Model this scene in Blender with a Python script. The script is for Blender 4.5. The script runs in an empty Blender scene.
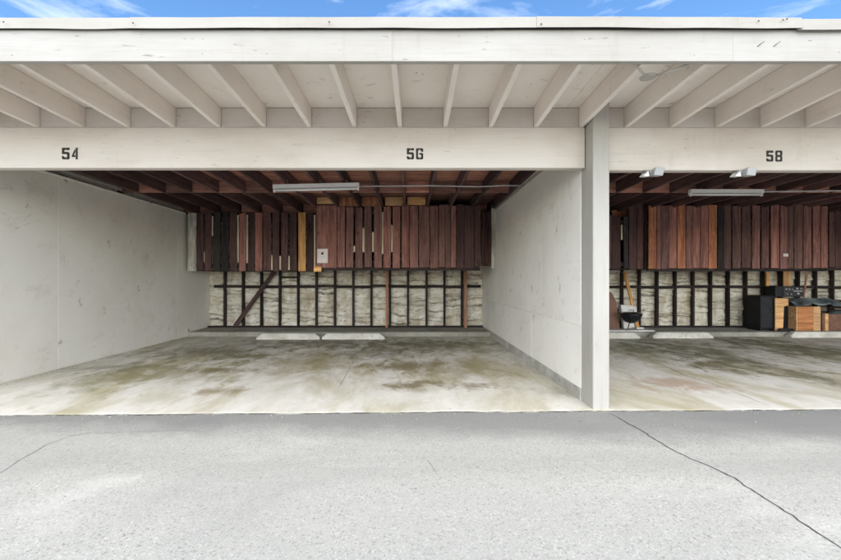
import bpy, bmesh, math, random
from mathutils import Vector, noise
from mathutils.geometry import tessellate_polygon

random.seed(7)
D = bpy.data
S = bpy.context.scene
COL = S.collection
RAD = math.radians

# ------------------------------------------------------------------ camera
CAM_H = 1.16          # eye height above the slab
F = 397.0             # focal length in photograph pixels (841 wide)
VX, VY = 410.0, 279.5

cam = D.cameras.new('camera')
cam.lens = F / 841 * 36
cam.sensor_width = 36
cam.shift_x = (420.5 - VX) / 841
cam.shift_y = -(280 - VY) / 841
cam.clip_start = 0.05
cam.clip_end = 3000
cam_o = D.objects.new('camera', cam)
cam_o.location = (0, 0, CAM_H)
cam_o.rotation_euler = (RAD(90), 0, 0)
COL.objects.link(cam_o)
S.camera = cam_o

# ------------------------------------------------------------------ sky, sun, exposure
SUN_EL, SUN_AZ = 38, -5        # elevation, and degrees to the right of straight behind the camera
w = D.worlds.new('World')
S.world = w
w.use_nodes = True
nt = w.node_tree
nt.nodes.clear()
wo = nt.nodes.new('ShaderNodeOutputWorld')
bg = nt.nodes.new('ShaderNodeBackground')
sky = nt.nodes.new('ShaderNodeTexSky')
sky.sky_type = 'NISHITA'
sky.sun_disc = False
sky.sun_elevation = RAD(SUN_EL)
sky.sun_rotation = RAD(180 - SUN_AZ)
sky.altitude = 30
sky.air_density = 1.0
sky.dust_density = 0.4
sky.ozone_density = 3.0
tc = nt.nodes.new('ShaderNodeTexCoord')
mp = nt.nodes.new('ShaderNodeMapping')
mp.inputs['Scale'].default_value = (2.2, 2.2, 9.0)
mp.inputs['Rotation'].default_value = (0, RAD(12), 0)
cn = nt.nodes.new('ShaderNodeTexNoise')
cn.inputs['Scale'].default_value = 1.6
cn.inputs['Detail'].default_value = 7
cn.inputs['Roughness'].default_value = 0.6
cn.inputs['Distortion'].default_value = 0.5
cr = nt.nodes.new('ShaderNodeValToRGB')
cr.color_ramp.elements[0].position = 0.52
cr.color_ramp.elements[0].color = (0, 0, 0, 1)
cr.color_ramp.elements[1].position = 0.80
cr.color_ramp.elements[1].color = (0.75, 0.75, 0.75, 1)
cm = nt.nodes.new('ShaderNodeMix')
cm.data_type = 'RGBA'
cm.inputs['B'].default_value = (5.2, 5.6, 6.2, 1)
nt.links.new(tc.outputs['Generated'], mp.inputs['Vector'])
nt.links.new(mp.outputs['Vector'], cn.inputs['Vector'])
nt.links.new(cn.outputs['Fac'], cr.inputs['Fac'])
nt.links.new(cr.outputs['Color'], cm.inputs['Factor'])
hs = nt.nodes.new('ShaderNodeHueSaturation')
hs.inputs['Saturation'].default_value = 1.15
nt.links.new(sky.outputs['Color'], hs.inputs['Color'])
nt.links.new(hs.outputs['Color'], cm.inputs['A'])
nt.links.new(cm.outputs['Result'], bg.inputs['Color'])
bg.inputs['Strength'].default_value = 0.060
nt.links.new(bg.outputs['Background'], wo.inputs['Surface'])

sl = D.lights.new('sun', 'SUN')
sl.energy = 1.5
sl.angle = RAD(115)
sl.color = (1.0, 0.925, 0.815)
so = D.objects.new('sun', sl)
so.rotation_euler = (RAD(90 - SUN_EL), 0, RAD(SUN_AZ))
so.location = (0, -6, 9)
COL.objects.link(so)

S.view_settings.view_transform = 'Standard'
S.view_settings.look = 'None'
S.view_settings.gamma = 1
S.view_settings.use_curve_mapping = False
S.view_settings.exposure = 2.28
S.render.engine = 'CYCLES'
S.cycles.max_bounces = 10
S.cycles.diffuse_bounces = 7
S.cycles.use_denoising = True


# ------------------------------------------------------------------ helpers: places
def X(px, Y):
    return (px - VX) / F * Y


def Z(py, Y):
    return CAM_H - (py - VY) / F * Y


WORLD = {}


def link(name, me, mat, parent, loc, rot=(0, 0, 0)):
    """one object; loc is a world position, parents are never rotated"""
    o = D.objects.new(name, me)
    COL.objects.link(o)
    loc = Vector(loc)
    WORLD[o.name] = loc
    if parent is not None:
        o.parent = parent
        o.location = loc - WORLD[parent.name]
    else:
        o.location = loc
    o.rotation_euler = rot
    if me is not None and mat is not None and len(me.materials) == 0:
        me.materials.append(mat)
    elif me is not None and mat is not None and me.materials[0] != mat:
        me2 = me.copy()
        me2.materials.clear()
        me2.materials.append(mat)
        o.data = me2
    return o


def thing(name, label, cat, loc=(0, 0, 0), group=None):
    o = link(name, None, None, None, loc)
    return tag(o, label, cat, group)


def tag(o, label, cat=None, group=None, kind=None):
    if label:
        o['label'] = label
    if cat:
        o['category'] = cat
    if group:
        o['group'] = group
    if kind:
        o['kind'] = kind
    return o


# ------------------------------------------------------------------ helpers: shapes
BOXES = {}


def box_me(sx, sy, sz, bev=0.004, mat=None):
    key = (round(sx, 3), round(sy, 3), round(sz, 3), bev, mat.name if mat else '')
    if key in BOXES:
        return BOXES[key]
    bm = bmesh.new()
    bmesh.ops.create_cube(bm, size=1)
    bmesh.ops.scale(bm, vec=(sx, sy, sz), verts=bm.verts)
    if bev:
        bmesh.ops.bevel(bm, geom=bm.edges[:], offset=min(bev, 0.3 * min(sx, sy, sz)), segments=1, affect='EDGES')
    me = D.meshes.new('board')
    bm.to_mesh(me)
    bm.free()
    if mat:
        me.materials.append(mat)
    BOXES[key] = me
    return me


def box(name, x0, x1, y0, y1, z0, z1, mat, parent, bev=0.004, rot=(0, 0, 0)):
    return link(name, box_me(x1 - x0, y1 - y0, z1 - z0, bev, mat), mat, parent,
                ((x0 + x1) / 2, (y0 + y1) / 2, (z0 + z1) / 2), rot)


def mesh(verts, faces, mat=None, smooth=False):
    me = D.meshes.new('shape')
    me.from_pydata([tuple(v) for v in verts], [], faces)
    me.update()
    if smooth:
        for p in me.polygons:
            p.use_smooth = True
    if mat:
        me.materials.append(mat)
    return me


def hexa(name, pts, mat, parent, origin):
    """8 world corners: bottom 4 (ccw) then top 4"""
    o = Vector(origin)
    bm = bmesh.new()
    vs = [bm.verts.new(Vector(p) - o) for p in pts]
    for f in ((3, 2, 1, 0), (4, 5, 6, 7), (0, 1, 5, 4), (1, 2, 6, 5), (2, 3, 7, 6), (3, 0, 4, 7)):
        bm.faces.new([vs[i] for i in f])
    bmesh.ops.bevel(bm, geom=bm.edges[:], offset=0.003, segments=1, affect='EDGES')
    bmesh.ops.recalc_face_normals(bm, faces=bm.faces)
    me = D.meshes.new('shape')
    bm.to_mesh(me)
    bm.free()
    me.materials.append(mat)
    return link(name, me, mat, parent, origin)


def tube_me(pts, r, n=8, mat=None):
    bm = bmesh.new()
    pts = [Vector(p) for p in pts]
    rings = []
    for i, p in enumerate(pts):
        t = (pts[min(i + 1, len(pts) - 1)] - pts[max(i - 1, 0)]).normalized()
        up = Vector((0, 0, 1)) if abs(t.z) < 0.9 else Vector((1, 0, 0))
        a = t.cross(up).normalized()
        b = t.cross(a).normalized()
        rings.append([bm.verts.new(p + a * r * math.cos(k * 2 * math.pi / n) + b * r * math.sin(k * 2 * math.pi / n)) for k in range(n)])
    for i in range(len(rings) - 1):
        for k in range(n):
            f = bm.faces.new([rings[i][k], rings[i][(k + 1) % n], rings[i + 1][(k + 1) % n], rings[i + 1][k]])
            f.smooth = True
    bm.faces.new(rings[0])
    bm.faces.new(rings[-1][::-1])
    bmesh.ops.recalc_face_normals(bm, faces=bm.faces)
    me = D.meshes.new('tube')
    bm.to_mesh(me)
    bm.free()
    if mat:
        me.materials.append(mat)
    return me


def tube(name, pts, r, mat, parent, n=8):
    o = Vector(pts[0])
    return link(name, tube_me([Vector(p) - o for p in pts], r, n, mat), mat, parent, o)


def lathe_me(profile, n=24, mat=None):
    vs, fs = [], []
    for r, z in profile:
        for k in range(n):
            a = k * 2 * math.pi / n
            vs.append((r * math.cos(a), r * math.sin(a), z))
    for i in range(len(profile) - 1):
        for k in range(n):
            fs.append((i * n + k, i * n + (k + 1) % n, (i + 1) * n + (k + 1) % n, (i + 1) * n + k))
    return mesh(vs, fs, mat, True)


def poly_me(polys, depth, mat=None):
    """polygons in the XZ plane, extruded towards -Y by depth"""
    bm = bmesh.new()
    for pl in polys:
        f = [bm.verts.new((x, -depth, z)) for x, z in pl]
        b = [bm.verts.new((x, 0, z)) for x, z in pl]
        for tri in tessellate_polygon([[Vector((x, z, 0)) for x, z in pl]]):
            bm.faces.new([f[i] for i in tri])
        n = len(pl)
        for i in range(n):
            bm.faces.new([f[i], f[(i + 1) % n], b[(i + 1) % n], b[i]])
    bmesh.ops.recalc_face_normals(bm, faces=bm.faces)
    me = D.meshes.new('shape')
    bm.to_mesh(me)
    bm.free()
    if mat:
        me.materials.append(mat)
    return me


# ------------------------------------------------------------------ helpers: materials
class NT:
    def __init__(self, name, rough=0.7, spec=0.3, metal=0.0):
        self.m = D.materials.new(name)
        self.m.use_nodes = True
        self.t = self.m.node_tree
        self.b = self.t.nodes['Principled BSDF']
        self.b.inputs['Roughness'].default_value = rough
        self.b.inputs['Specular IOR Level'].default_value = spec
        self.b.inputs['Metallic'].default_value = metal
        self._tc = None

    def n(self, typ):
        return self.t.nodes.new('ShaderNode' + typ)

    def l(self, a, b):
        self.t.links.new(a, b)

    def put(self, sock, v):
        if hasattr(v, 'is_linked') or isinstance(v, bpy.types.NodeSocket):
            self.l(v, sock)
        elif isinstance(v, (tuple, list)) and len(v) == 3 and sock.type == 'RGBA':
            sock.default_value = (*v, 1)
        else:
            sock.default_value = v

    def co(self, scale=(1, 1, 1), rnd=True, rot=(0, 0, 0)):
        """object coordinates, shifted per object so that copies differ"""
        if self._tc is None:
            self._tc = self.n('TexCoord')
            oi = self.n('ObjectInfo')
            self.rand = oi.outputs['Random']
            mul = self.n('Math')
            mul.operation = 'MULTIPLY'
            mul.inputs[1].default_value = 37.0
            self.l(self.rand, mul.inputs[0])
            add = self.n('VectorMath')
            add.operation = 'ADD'
            self.l(self._tc.outputs['Object'], add.inputs[0])
            self.l(mul.outputs[0], add.inputs[1])
            self._v = add.outputs[0]
        m = self.n('Mapping')
        m.inputs['Scale'].default_value = scale
        m.inputs['Rotation'].default_value = rot
        self.l(self._v if rnd else self._tc.outputs['Object'], m.inputs['Vector'])
        return m.outputs[0]

    def noise(self, co, scale=5, detail=4, rough=0.55, dist=0.0):
        t = self.n('TexNoise')
        t.inputs['Scale'].default_value = scale
        t.inputs['Detail'].default_value = detail
        t.inputs['Roughness'].default_value = rough
        t.inputs['Distortion'].default_value = dist
        self.l(co, t.inputs['Vector'])
        return t.outputs['Fac']

    def vor(self, co, scale=5, feature='F1', out='Distance'):
        t = self.n('TexVoronoi')
        t.feature = feature
        t.inputs['Scale'].default_value = scale
        self.l(co, t.inputs['Vector'])
        return t.outputs[out]

    def ramp(self, v, a, b, lo=0.0, hi=1.0):
        """map a..b to lo..hi, clamped"""
        t = self.n('MapRange')
        t.inputs['From Min'].default_value = a
        t.inputs['From Max'].default_value = b
        t.inputs['To Min'].default_value = lo
        t.inputs['To Max'].default_value = hi
        self.l(v, t.inputs['Value'])
        return t.outputs['Result']

    def math(self, op, a, b=None):
        t = self.n('Math')
        t.operation = op
        self.put(t.inputs[0], a)
        if b is not None:
            self.put(t.inputs[1], b)
        return t.outputs[0]

    def mix(self, f, a, b, mode='MIX'):
        t = self.n('Mix')
        t.data_type = 'RGBA'
        t.blend_type = mode
        self.put(t.inputs['Factor'], f)
        self.put(t.inputs['A'], a)
        self.put(t.inputs['B'], b)
        return t.outputs['Result']

    def hsv(self, col, val, sat=1.0):
        t = self.n('HueSaturation')
        self.put(t.inputs['Value'], val)
        self.put(t.inputs['Saturation'], sat)
        self.put(t.inputs['Color'], col)
        return t.outputs[0]

    def sep(self, co):
        t = self.n('SeparateXYZ')
        self.l(co, t.inputs[0])
        return t.outputs

    def bump(self, h, strength=0.3, dist=0.01):
        t = self.n('Bump')
        t.inputs['Strength'].default_value = strength
        t.inputs['Distance'].default_value = dist
        self.l(h, t.inputs['Height'])
        if self.b.inputs['Normal'].is_linked:
            self.l(self.b.inputs['Normal'].links[0].from_socket, t.inputs['Normal'])
        self.l(t.outputs[0], self.b.inputs['Normal'])

    def done(self, col):
        self.put(self.b.inputs['Base Color'], col)
        return self.m


def along(axis, lo, hi):
    return {'X': (lo, hi, hi), 'Y': (hi, lo, hi), 'Z': (hi, hi, lo)}[axis]


def paint(name, base, axis='X', chips=0.5, stain=0.3, rough=0.55, grain=0.25):
    """brush-painted timber with raised grain, small chips and weathering"""
    t = NT(name, rough, 0.3)
    g = t.noise(t.co(along(axis, 0.8, 16)), 3, 6, 0.6, 0.3)
    big = t.noise(t.co(along(axis, 0.7, 1.8)), 1.3, 5, 0.6)
    fine = t.noise(t.co(along(axis, 2.0, 9)), 4, 5, 0.65)
    dirty = tuple(c * k for c, k in zip(base, (0.70, 0.66, 0.58)))
    col = t.mix(t.ramp(big, 0.42, 0.75, 0, stain), base, dirty)
    col = t.mix(t.ramp(g, 0.52, 0.74, 0, 0.26), col, tuple(c * k for c, k in zip(base, (0.70, 0.67, 0.61))))
    drip = t.noise(t.co((5, 5, 0.6) if axis != 'Z' else (4, 4, 0.5)), 2.0, 5, 0.65)
    col = t.mix(t.math('MULTIPLY', t.ramp(drip, 0.56, 0.74, 0, 0.30), t.ramp(big, 0.40, 0.6)), col, tuple(c * k for c, k in zip(base, (0.62, 0.56, 0.46))))
    ch = t.noise(t.co(along(axis, 1.2, 6.0)), 7, 3, 0.5, 0.6)
    chm = t.math('MULTIPLY', t.ramp(ch, 0.665, 0.70), t.ramp(fine, 0.45, 0.6))
    col = t.mix(t.math('MULTIPLY', chm, chips), col, (0.16, 0.13, 0.10))
    t.bump(g, grain, 0.006)
    t.bump(chm, 0.3, 0.004)
    t.put(t.b.inputs['Roughness'], t.ramp(big, 0.3, 0.7, rough - 0.06, rough + 0.12))
    return t.done(col)


def wood(name, c1, c2, axis='Z', rough=0.75, var=0.5, knots=0.6, grey=0.0, grain=0.35):
    t = NT(name, rough, 0.25)
    v = t.co(along(axis, 0.55, 9.0))
    g = t.noise(v, 2.2, 6, 0.65, 0.8)
    fine = t.noise(t.co(along(axis, 2.0, 60)), 3, 4, 0.6)
    big = t.noise(t.co((1, 1, 1)), 1.8, 4, 0.6)
    col = t.mix(t.ramp(g, 0.36, 0.62), tuple(c * 0.72 for c in c1), tuple(c * 1.2 for c in c2))
    col = t.mix(t.ramp(fine, 0.45, 0.7, 0, 0.45), col, tuple(c * 0.55 for c in c1))
    col = t.mix(t.ramp(big, 0.45, 0.72, 0, 0.45 + grey), col, tuple((c * 0.55 + 0.015) for c in c1) if not grey else (0.13, 0.115, 0.105))
    kn = t.vor(t.co(along(axis, 2.6, 7.0)), 1.0)
    col = t.mix(t.math('MULTIPLY', t.ramp(kn, 0.06, 0.16, 1, 0), knots), col, tuple(c * 0.3 for c in c1))
    sc = t.noise(t.co(along(axis, 1.6, 11)), 4, 5, 0.65)
    col = t.mix(t.ramp(sc, 0.60, 0.72, 0, 0.5), col, tuple(min(1, c * 2.3 + 0.05) for c in c2))
    col = t.hsv(col, t.ramp(t.rand, 0, 1, 1 - var, 1 + var), t.ramp(t.rand, 0, 1, 0.88, 1.06))
    t.bump(g, grain, 0.006)
    t.bump(fine, 0.25, 0.003)
    return t.done(col)


def plain(name, c, rough=0.5, spec=0.4, metal=0.0, var=0.12, sc=6, bump=0.05):
    t = NT(name, rough, spec, metal)
    n1 = t.noise(t.co(), sc, 5, 0.6)
    t.bump(n1, bump, 0.004)
    t.put(t.b.inputs['Roughness'], t.ramp(n1, 0.3, 0.7, max(0.05, rough - 0.1), min(1, rough + 0.1)))
    return t.done(t.mix(t.ramp(n1, 0.35, 0.7), tuple(x * (1 + var) for x in c), tuple(x * (1 - 2 * var) for x in c)))


WHITE = (0.74, 0.72, 0.68)
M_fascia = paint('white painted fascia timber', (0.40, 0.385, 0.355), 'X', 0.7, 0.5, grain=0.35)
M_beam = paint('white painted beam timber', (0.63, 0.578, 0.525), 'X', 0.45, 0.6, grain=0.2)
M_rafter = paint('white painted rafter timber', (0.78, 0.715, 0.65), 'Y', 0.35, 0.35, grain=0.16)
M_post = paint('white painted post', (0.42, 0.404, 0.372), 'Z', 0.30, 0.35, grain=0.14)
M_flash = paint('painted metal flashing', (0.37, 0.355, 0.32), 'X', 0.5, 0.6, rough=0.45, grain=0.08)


def soffit_mat():
    t = NT('painted plywood soffit', 0.65, 0.25)
    g = t.noise(t.co((5, 1.2, 1)), 3, 6, 0.65, 0.4)
    big = t.noise(t.co(), 2.2, 5, 0.6)
    col = t.mix(t.ramp(big, 0.4, 0.75, 0, 0.4), (0.80, 0.745, 0.685), (0.66, 0.60, 0.53))
    pe = t.noise(t.co((0.8, 1.3, 1)), 9, 6, 0.7, 0.7)
    m = t.math('MULTIPLY', t.ramp(pe, 0.60, 0.66), t.ramp(big, 0.47, 0.58))
    col = t.mix(t.math('MULTIPLY', m, 0.55), col, (0.20, 0.125, 0.085))
    t.bump(g, 0.2, 0.004)
    t.bump(m, 0.5, -0.004)
    return t.done(col)


M_soffit = soffit_mat()


def wall_mat(name, base):
    """rolled wall paint on panels: scuffs, hairlines, grime along the foot"""
    t = NT(name, 0.7, 0.25)
    co = t.co((1, 1, 1))
    big = t.noise(co, 0.9, 6, 0.62, 0.3)
    mid = t.noise(t.co((1, 0.8, 0.9)), 3.2, 7, 0.68, 0.5)
    fine = t.noise(co, 60, 3, 0.6)
    col = t.mix(t.ramp(big, 0.42, 0.72, 0, 0.45), base, tuple(c * k for c, k in zip(base, (0.78, 0.755, 0.69))))
    col = t.mix(t.ramp(mid, 0.56, 0.76, 0, 0.35), col, tuple(c * k for c, k in zip(base, (0.58, 0.53, 0.45))))
    sp = t.vor(t.co((1, 1, 0.6)), 3.3)
    spn = t.noise(co, 17, 4, 0.6)
    spm = t.math('MULTIPLY', t.ramp(sp, 0.05, 0.16, 1, 0), t.ramp(spn, 0.45, 0.62))
    col = t.mix(t.math('MULTIPLY', spm, 0.7), col, (0.15, 0.12, 0.10))
    hl = t.noise(t.co((1, 1, 1)), 1.7, 6, 0.55, 1.2)
    hair = t.ramp(t.math('ABSOLUTE', t.math('SUBTRACT', hl, 0.5)), 0.0, 0.0035, 1, 0)
    hair = t.math('MULTIPLY', hair, t.ramp(mid, 0.46, 0.56))
    col = t.mix(t.math('MULTIPLY', hair, 0.6), col, (0.25, 0.22, 0.19))
    t.bump(mid, 0.14, 0.02)
    t.bump(fine, 0.12, 0.003)
    t.bump(hair, 0.25, -0.003)
    return t.done(col)


M_wall_l = wall_mat('grey cream wall paint', (0.86, 0.825, 0.755))
M_wall_p = wall_mat('off white wall paint', (0.84, 0.81, 0.755))

M_ceil = wood('dark red stained ceiling timber', (0.085, 0.05, 0.05), (0.13, 0.076, 0.072), 'Y', 0.8, 0.5, 0.4)
M_block = wood('red stained blocking timber', (0.28, 0.135, 0.105), (0.40, 0.20, 0.15), 'X', 0.8, 0.5, 0.4)
M_dark = wood('near black weathered timber', (0.022, 0.017, 0.016), (0.038, 0.028, 0.025), 'Z', 0.85, 0.4, 0.3)
M_darkx = wood('near black weathered rail timber', (0.024, 0.018, 0.017), (0.042, 0.03, 0.027), 'X', 0.85, 0.3, 0.3)
M_red = wood('red brown stained board', (0.165, 0.074, 0.061), (0.265, 0.128, 0.105), 'Z', 0.7, 0.42, 0.7)
M_purple = wood('dark plum stained board', (0.08, 0.041, 0.038), (0.13, 0.066, 0.058), 'Z', 0.75, 0.42, 0.7)
M_navy = wood('blackened board', (0.022, 0.019, 0.021), (0.04, 0.033, 0.034), 'Z', 0.7, 0.35, 0.5)
M_rust = wood('orange brown board', (0.3, 0.115, 0.06), (0.44, 0.19, 0.105), 'Z', 0.7, 0.2, 0.6)
M_orange = wood('fresh orange pine', (0.6, 0.29, 0.085), (0.72, 0.39, 0.15), 'Z', 0.6, 0.15, 0.5, grain=0.2)
M_orangex = wood('fresh plywood offcut', (0.66, 0.34, 0.13), (0.76, 0.45, 0.21), 'X', 0.65, 0.25, 0.3, grain=0.15)
M_pale = wood('pale raw wood', (0.78, 0.66, 0.46), (0.86, 0.76, 0.58), 'Z', 0.7, 0.12, 0.2, grain=0.15)
M_stain = wood('whitewashed stained board', (0.40, 0.385, 0.33), (0.52, 0.50, 0.44), 'Z', 0.75, 0.15, 0.5, grey=0.5)
M_studred = wood('raw red stud', (0.4, 0.17, 0.085), (0.52, 0.25, 0.13), 'Z', 0.75, 0.15, 0.4)


def stucco_mat():
    t = NT('back of rough cement plaster', 0.9, 0.15)
    a = t.noise(t.co((1, 1, 1.6)), 3.6, 6, 0.65, 0.5)
    b = t.noise(t.co((1, 1, 2.0)), 8, 7, 0.72, 0.6)
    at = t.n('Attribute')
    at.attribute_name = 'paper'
    paper = at.outputs['Fac']  # brown paper together with shade painted under the lips
    col = t.mix(t.ramp(a, 0.36, 0.60), (0.88, 0.845, 0.75), (0.62, 0.555, 0.43))
    col = t.mix(t.ramp(b, 0.53, 0.66, 0, 0.85), col, (0.27, 0.21, 0.135))
    st = t.noise(t.co((2.4, 1, 0.7)), 1.5, 4, 0.6)
    col = t.mix(t.ramp(st, 0.54, 0.70, 0, 0.7), col, (0.37, 0.29, 0.185))
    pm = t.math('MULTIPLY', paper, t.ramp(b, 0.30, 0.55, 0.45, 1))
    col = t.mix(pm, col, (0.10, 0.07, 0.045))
    t.bump(b, 0.7, 0.02)
    return t.done(col)


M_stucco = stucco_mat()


def asphalt_mat():
    t = NT('weathered grey asphalt', 0.95, 0.15)
    co = t.co((1, 1, 1), rnd=False)
    xyz = t.sep(co)
    agv = t.sep(t.vor(co, 210, 'F1', 'Color'))[0]
    ag2 = t.sep(t.vor(co, 115, 'F1', 'Color'))[1]
    f1 = t.noise(co, 260, 2, 0.6)
    mid = t.noise(co, 14, 7, 0.72)
    big = t.noise(t.co((0.45, 1.0, 1), rnd=False), 0.9, 7, 0.62, 0.5)
    wide = t.noise(t.co((0.25, 0.6, 1), rnd=False), 1.6, 5, 0.6, 0.8)
    col = t.mix(agv, (0.355, 0.352, 0.318), (0.485, 0.48, 0.434))
    col = t.mix(t.ramp(ag2, 0.88, 0.95, 0, 0.5), col, (0.17, 0.165, 0.155))
    col = t.mix(t.ramp(ag2, 0.03, 0.09, 0.4, 0), col, (0.70, 0.69, 0.63))
    col = t.mix(t.ramp(f1, 0.52, 0.72, 0, 0.35), col, (0.22, 0.215, 0.21))
    col = t.mix(t.ramp(big, 0.40, 0.64, 0, 0.55), col, (0.335, 0.333, 0.305))
    col = t.mix(t.ramp(wide, 0.56, 0.70, 0, 0.45), col, (0.262, 0.261, 0.243))
    col = t.mix(t.ramp(mid, 0.58, 0.76, 0, 0.30), col, (0.24, 0.235, 0.23))
    col = t.mix(t.ramp(wide, 0.34, 0.44, 0.30, 0), col, (0.64, 0.635, 0.58))
    # darker patch along the slab, with an uneven edge
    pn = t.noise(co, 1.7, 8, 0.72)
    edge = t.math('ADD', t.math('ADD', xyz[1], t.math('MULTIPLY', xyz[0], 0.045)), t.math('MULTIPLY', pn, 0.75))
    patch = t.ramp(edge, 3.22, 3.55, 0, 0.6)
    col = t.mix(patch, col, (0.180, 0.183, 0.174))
    for yc, hw in ((2.52, 0.16), (1.02, 0.16)):
        dd = t.math('ABSOLUTE', t.math('SUBTRACT', t.math('ADD', xyz[1], t.math('MULTIPLY', pn, 0.35)), yc + 0.17))
        col = t.mix(t.ramp(dd, hw * 0.4, hw * 1.6, 0.22, 0), col, (0.235, 0.235, 0.22))
    sp = t.vor(co, 1.9)
    spn = t.noise(co, 26, 4, 0.6)
    spm = t.math('MULTIPLY', t.ramp(sp, 0.02, 0.06, 1, 0), t.ramp(spn, 0.42, 0.6))
    col = t.mix(t.math('MULTIPLY', spm, 0.6), col, (0.09, 0.09, 0.085))
    t.bump(agv, 0.10, 0.003)
    t.bump(mid, 0.25, 0.012)
    return t.done(col)


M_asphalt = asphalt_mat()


def slab_mat():
    t = NT('stained parking slab concrete', 0.75, 0.3)
    co = t.co((1, 1, 1), rnd=False)
    big = t.noise(t.co((0.9, 0.40, 1), rnd=False), 1.5, 7, 0.66, 0.6)
    mid = t.noise(t.co((1.5, 0.62, 1), rnd=False), 3.1, 7, 0.7, 0.5)
    fine = t.noise(co, 32, 5, 0.7)
    f2 = t.noise(co, 150, 3, 0.6)
    col = t.mix(t.ramp(mid, 0.35, 0.7), (0.74, 0.715, 0.635), (0.60, 0.575, 0.495))
    col = t.mix(t.ramp(big, 0.46, 0.68, 0, 0.75), col, (0.38, 0.33, 0.145))
    blot = t.noise(t.co((1.0, 0.55, 1), rnd=False), 4.2, 8, 0.76, 0.7)
    parked = t.ramp(t.math('ADD', t.sep(co)[1], t.math('MULTIPLY', big, 2.2)), 5.2, 6.9)   # grime starts where the parked cars drip
    col = t.mix(t.math('MULTIPLY', t.ramp(blot, 0.48, 0.66, 0, 0.6), parked), col, (0.28, 0.235, 0.07))
    col = t.mix(t.ramp(blot, 0.28, 0.40, 0.5, 0), col, (0.74, 0.72, 0.66))
    col = t.mix(t.ramp(fine, 0.56, 0.75, 0, 0.35), col, (0.27, 0.255, 0.215))
    # drips and wheel grime, placed where they lie on this floor: px, py, rx, ry, colour, strength
    spots = [(408, 366, .55, .42, (0.15, 0.115, 0.05), .85), (414, 385, .40, .22, (0.16, 0.115, 0.05), .85),
             (468, 385, .28, .18, (0.20, 0.15, 0.07), .7), (372, 352, .8, .55, (0.15, 0.14, 0.09), .6),
             (219, 370, .30, .17, (0.085, 0.075, 0.04), .9), (222, 391, .33, .16, (0.25, 0.19, 0.09), .8),
             (215, 352, .95, .70, (0.17, 0.16, 0.085), .85), (250, 357, .50, .40, (0.16, 0.15, 0.07), .75),
             (120, 375, .55, .9, (0.24, 0.22, 0.10), .7), (110, 368, .9, .25, (0.17, 0.165, 0.10), .5),
             (430, 345, 1.3, .75, (0.17, 0.155, 0.07), .85), (330, 343, 1.6, .55, (0.16, 0.15, 0.08), .85), (300, 362, .9, .8, (0.26, 0.22, 0.10), .6), (180, 372, .8, .6, (0.25, 0.215, 0.09), .65), (450, 370, .8, .7, (0.28, 0.23, 0.10), .6),
             (700, 352, .70, 1.5, (0.15, 0.145, 0.065), .9), (765, 345, .75, 1.4, (0.14, 0.135, 0.07), .85),
             (830, 352, .8, 1.4, (0.15, 0.15, 0.075), .8), (640, 350, .7, .9, (0.18, 0.17, 0.09), .8),
             (676, 384, .5, .35, (0.37, 0.23, 0.12), .65), (713, 366, .35, .5, (0.17, 0.145, 0.06), .8),
             (800, 375, .3, .9, (0.17, 0.155, 0.09), .65), (560, 392, .22, .2, (0.25, 0.22, 0.14), .5)]
    xyz = t.sep(co)
    rag = t.noise(t.co((1.2, 0.8, 1), rnd=False), 3.4, 7, 0.72, 0.5)
    for px, py, rx, ry, c, s in spots:
        Y = CAM_H * F / (py - VY)
        x0 = X(px, Y)
        dx = t.math('MULTIPLY', t.math('SUBTRACT', xyz[0], x0), 1 / rx)
        dy = t.math('MULTIPLY', t.math('SUBTRACT', xyz[1], Y), 1 / ry)
        d = t.math('ADD', t.math('MULTIPLY', dx, dx), t.math('MULTIPLY', dy, dy))
        d = t.math('ADD', t.math('SQRT', d), t.math('MULTIPLY', t.math('SUBTRACT', rag, 0.5), 4.6))
        col = t.mix(t.ramp(d, 0.20, 1.20, s * 0.92, 0), col, c)
    sp = t.vor(co, 3.1)
    spm = t.math('MULTIPLY', t.ramp(sp, 0.02, 0.06, 1, 0), t.ramp(fine, 0.42, 0.55))
    col = t.mix(t.math('MULTIPLY', spm, 0.6), col, (0.10, 0.09, 0.07))
    t.put(t.b.inputs['Roughness'], t.ramp(big, 0.35, 0.7, 0.8, 0.55))
    t.bump(fine, 0.22, 0.006)
    t.bump(f2, 0.2, 0.002)
    return t.done(col)


M_slab = slab_mat()


def conc_mat(name, a, b, dirt=0.5):
    t = NT(name, 0.85, 0.2)
    n1 = t.noise(t.co((0.7, 1, 1)), 3.5, 6, 0.65)
    n2 = t.noise(t.co(), 26, 5, 0.65)
    col = t.mix(t.ramp(n1, 0.35, 0.68), a, b)
    col = t.mix(t.ramp(n2, 0.55, 0.75, 0, dirt), col, (0.13, 0.12, 0.09))
    t.bump(n2, 0.35, 0.008)
    return t.done(col)


M_stop = conc_mat('pale concrete wheel stop', (0.66, 0.64, 0.57), (0.42, 0.40, 0.34), 0.7)
M_kerb = conc_mat('dirty concrete kerb', (0.40, 0.385, 0.33), (0.25, 0.235, 0.19), 0.7)
M_foot = conc_mat('grimy concrete footing', (0.50, 0.485, 0.44), (0.32, 0.305, 0.265), 0.75)
M_crack = plain('dark crack filling', (0.06, 0.057, 0.05), 0.95, 0.1)
M_ink = plain('black stencil paint', (0.022, 0.019, 0.016), 0.6, 0.3)
M_fix = plain('white enamelled steel', (0.90, 0.90, 0.87), 0.35, 0.5, 0, 0.04)
M_tube = plain('unlit lamp glass', (0.78, 0.79, 0.78), 0.15, 0.6, 0, 0.03)
M_pipe = plain('galvanised conduit', (0.55, 0.55, 0.55), 0.42, 0.5, 0.4)
M_blackm = plain('black enamel', (0.012, 0.013, 0.016), 0.25, 0.5)
M_blackp = plain('black laminate', (0.008, 0.009, 0.012), 0.5, 0.3)
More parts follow.
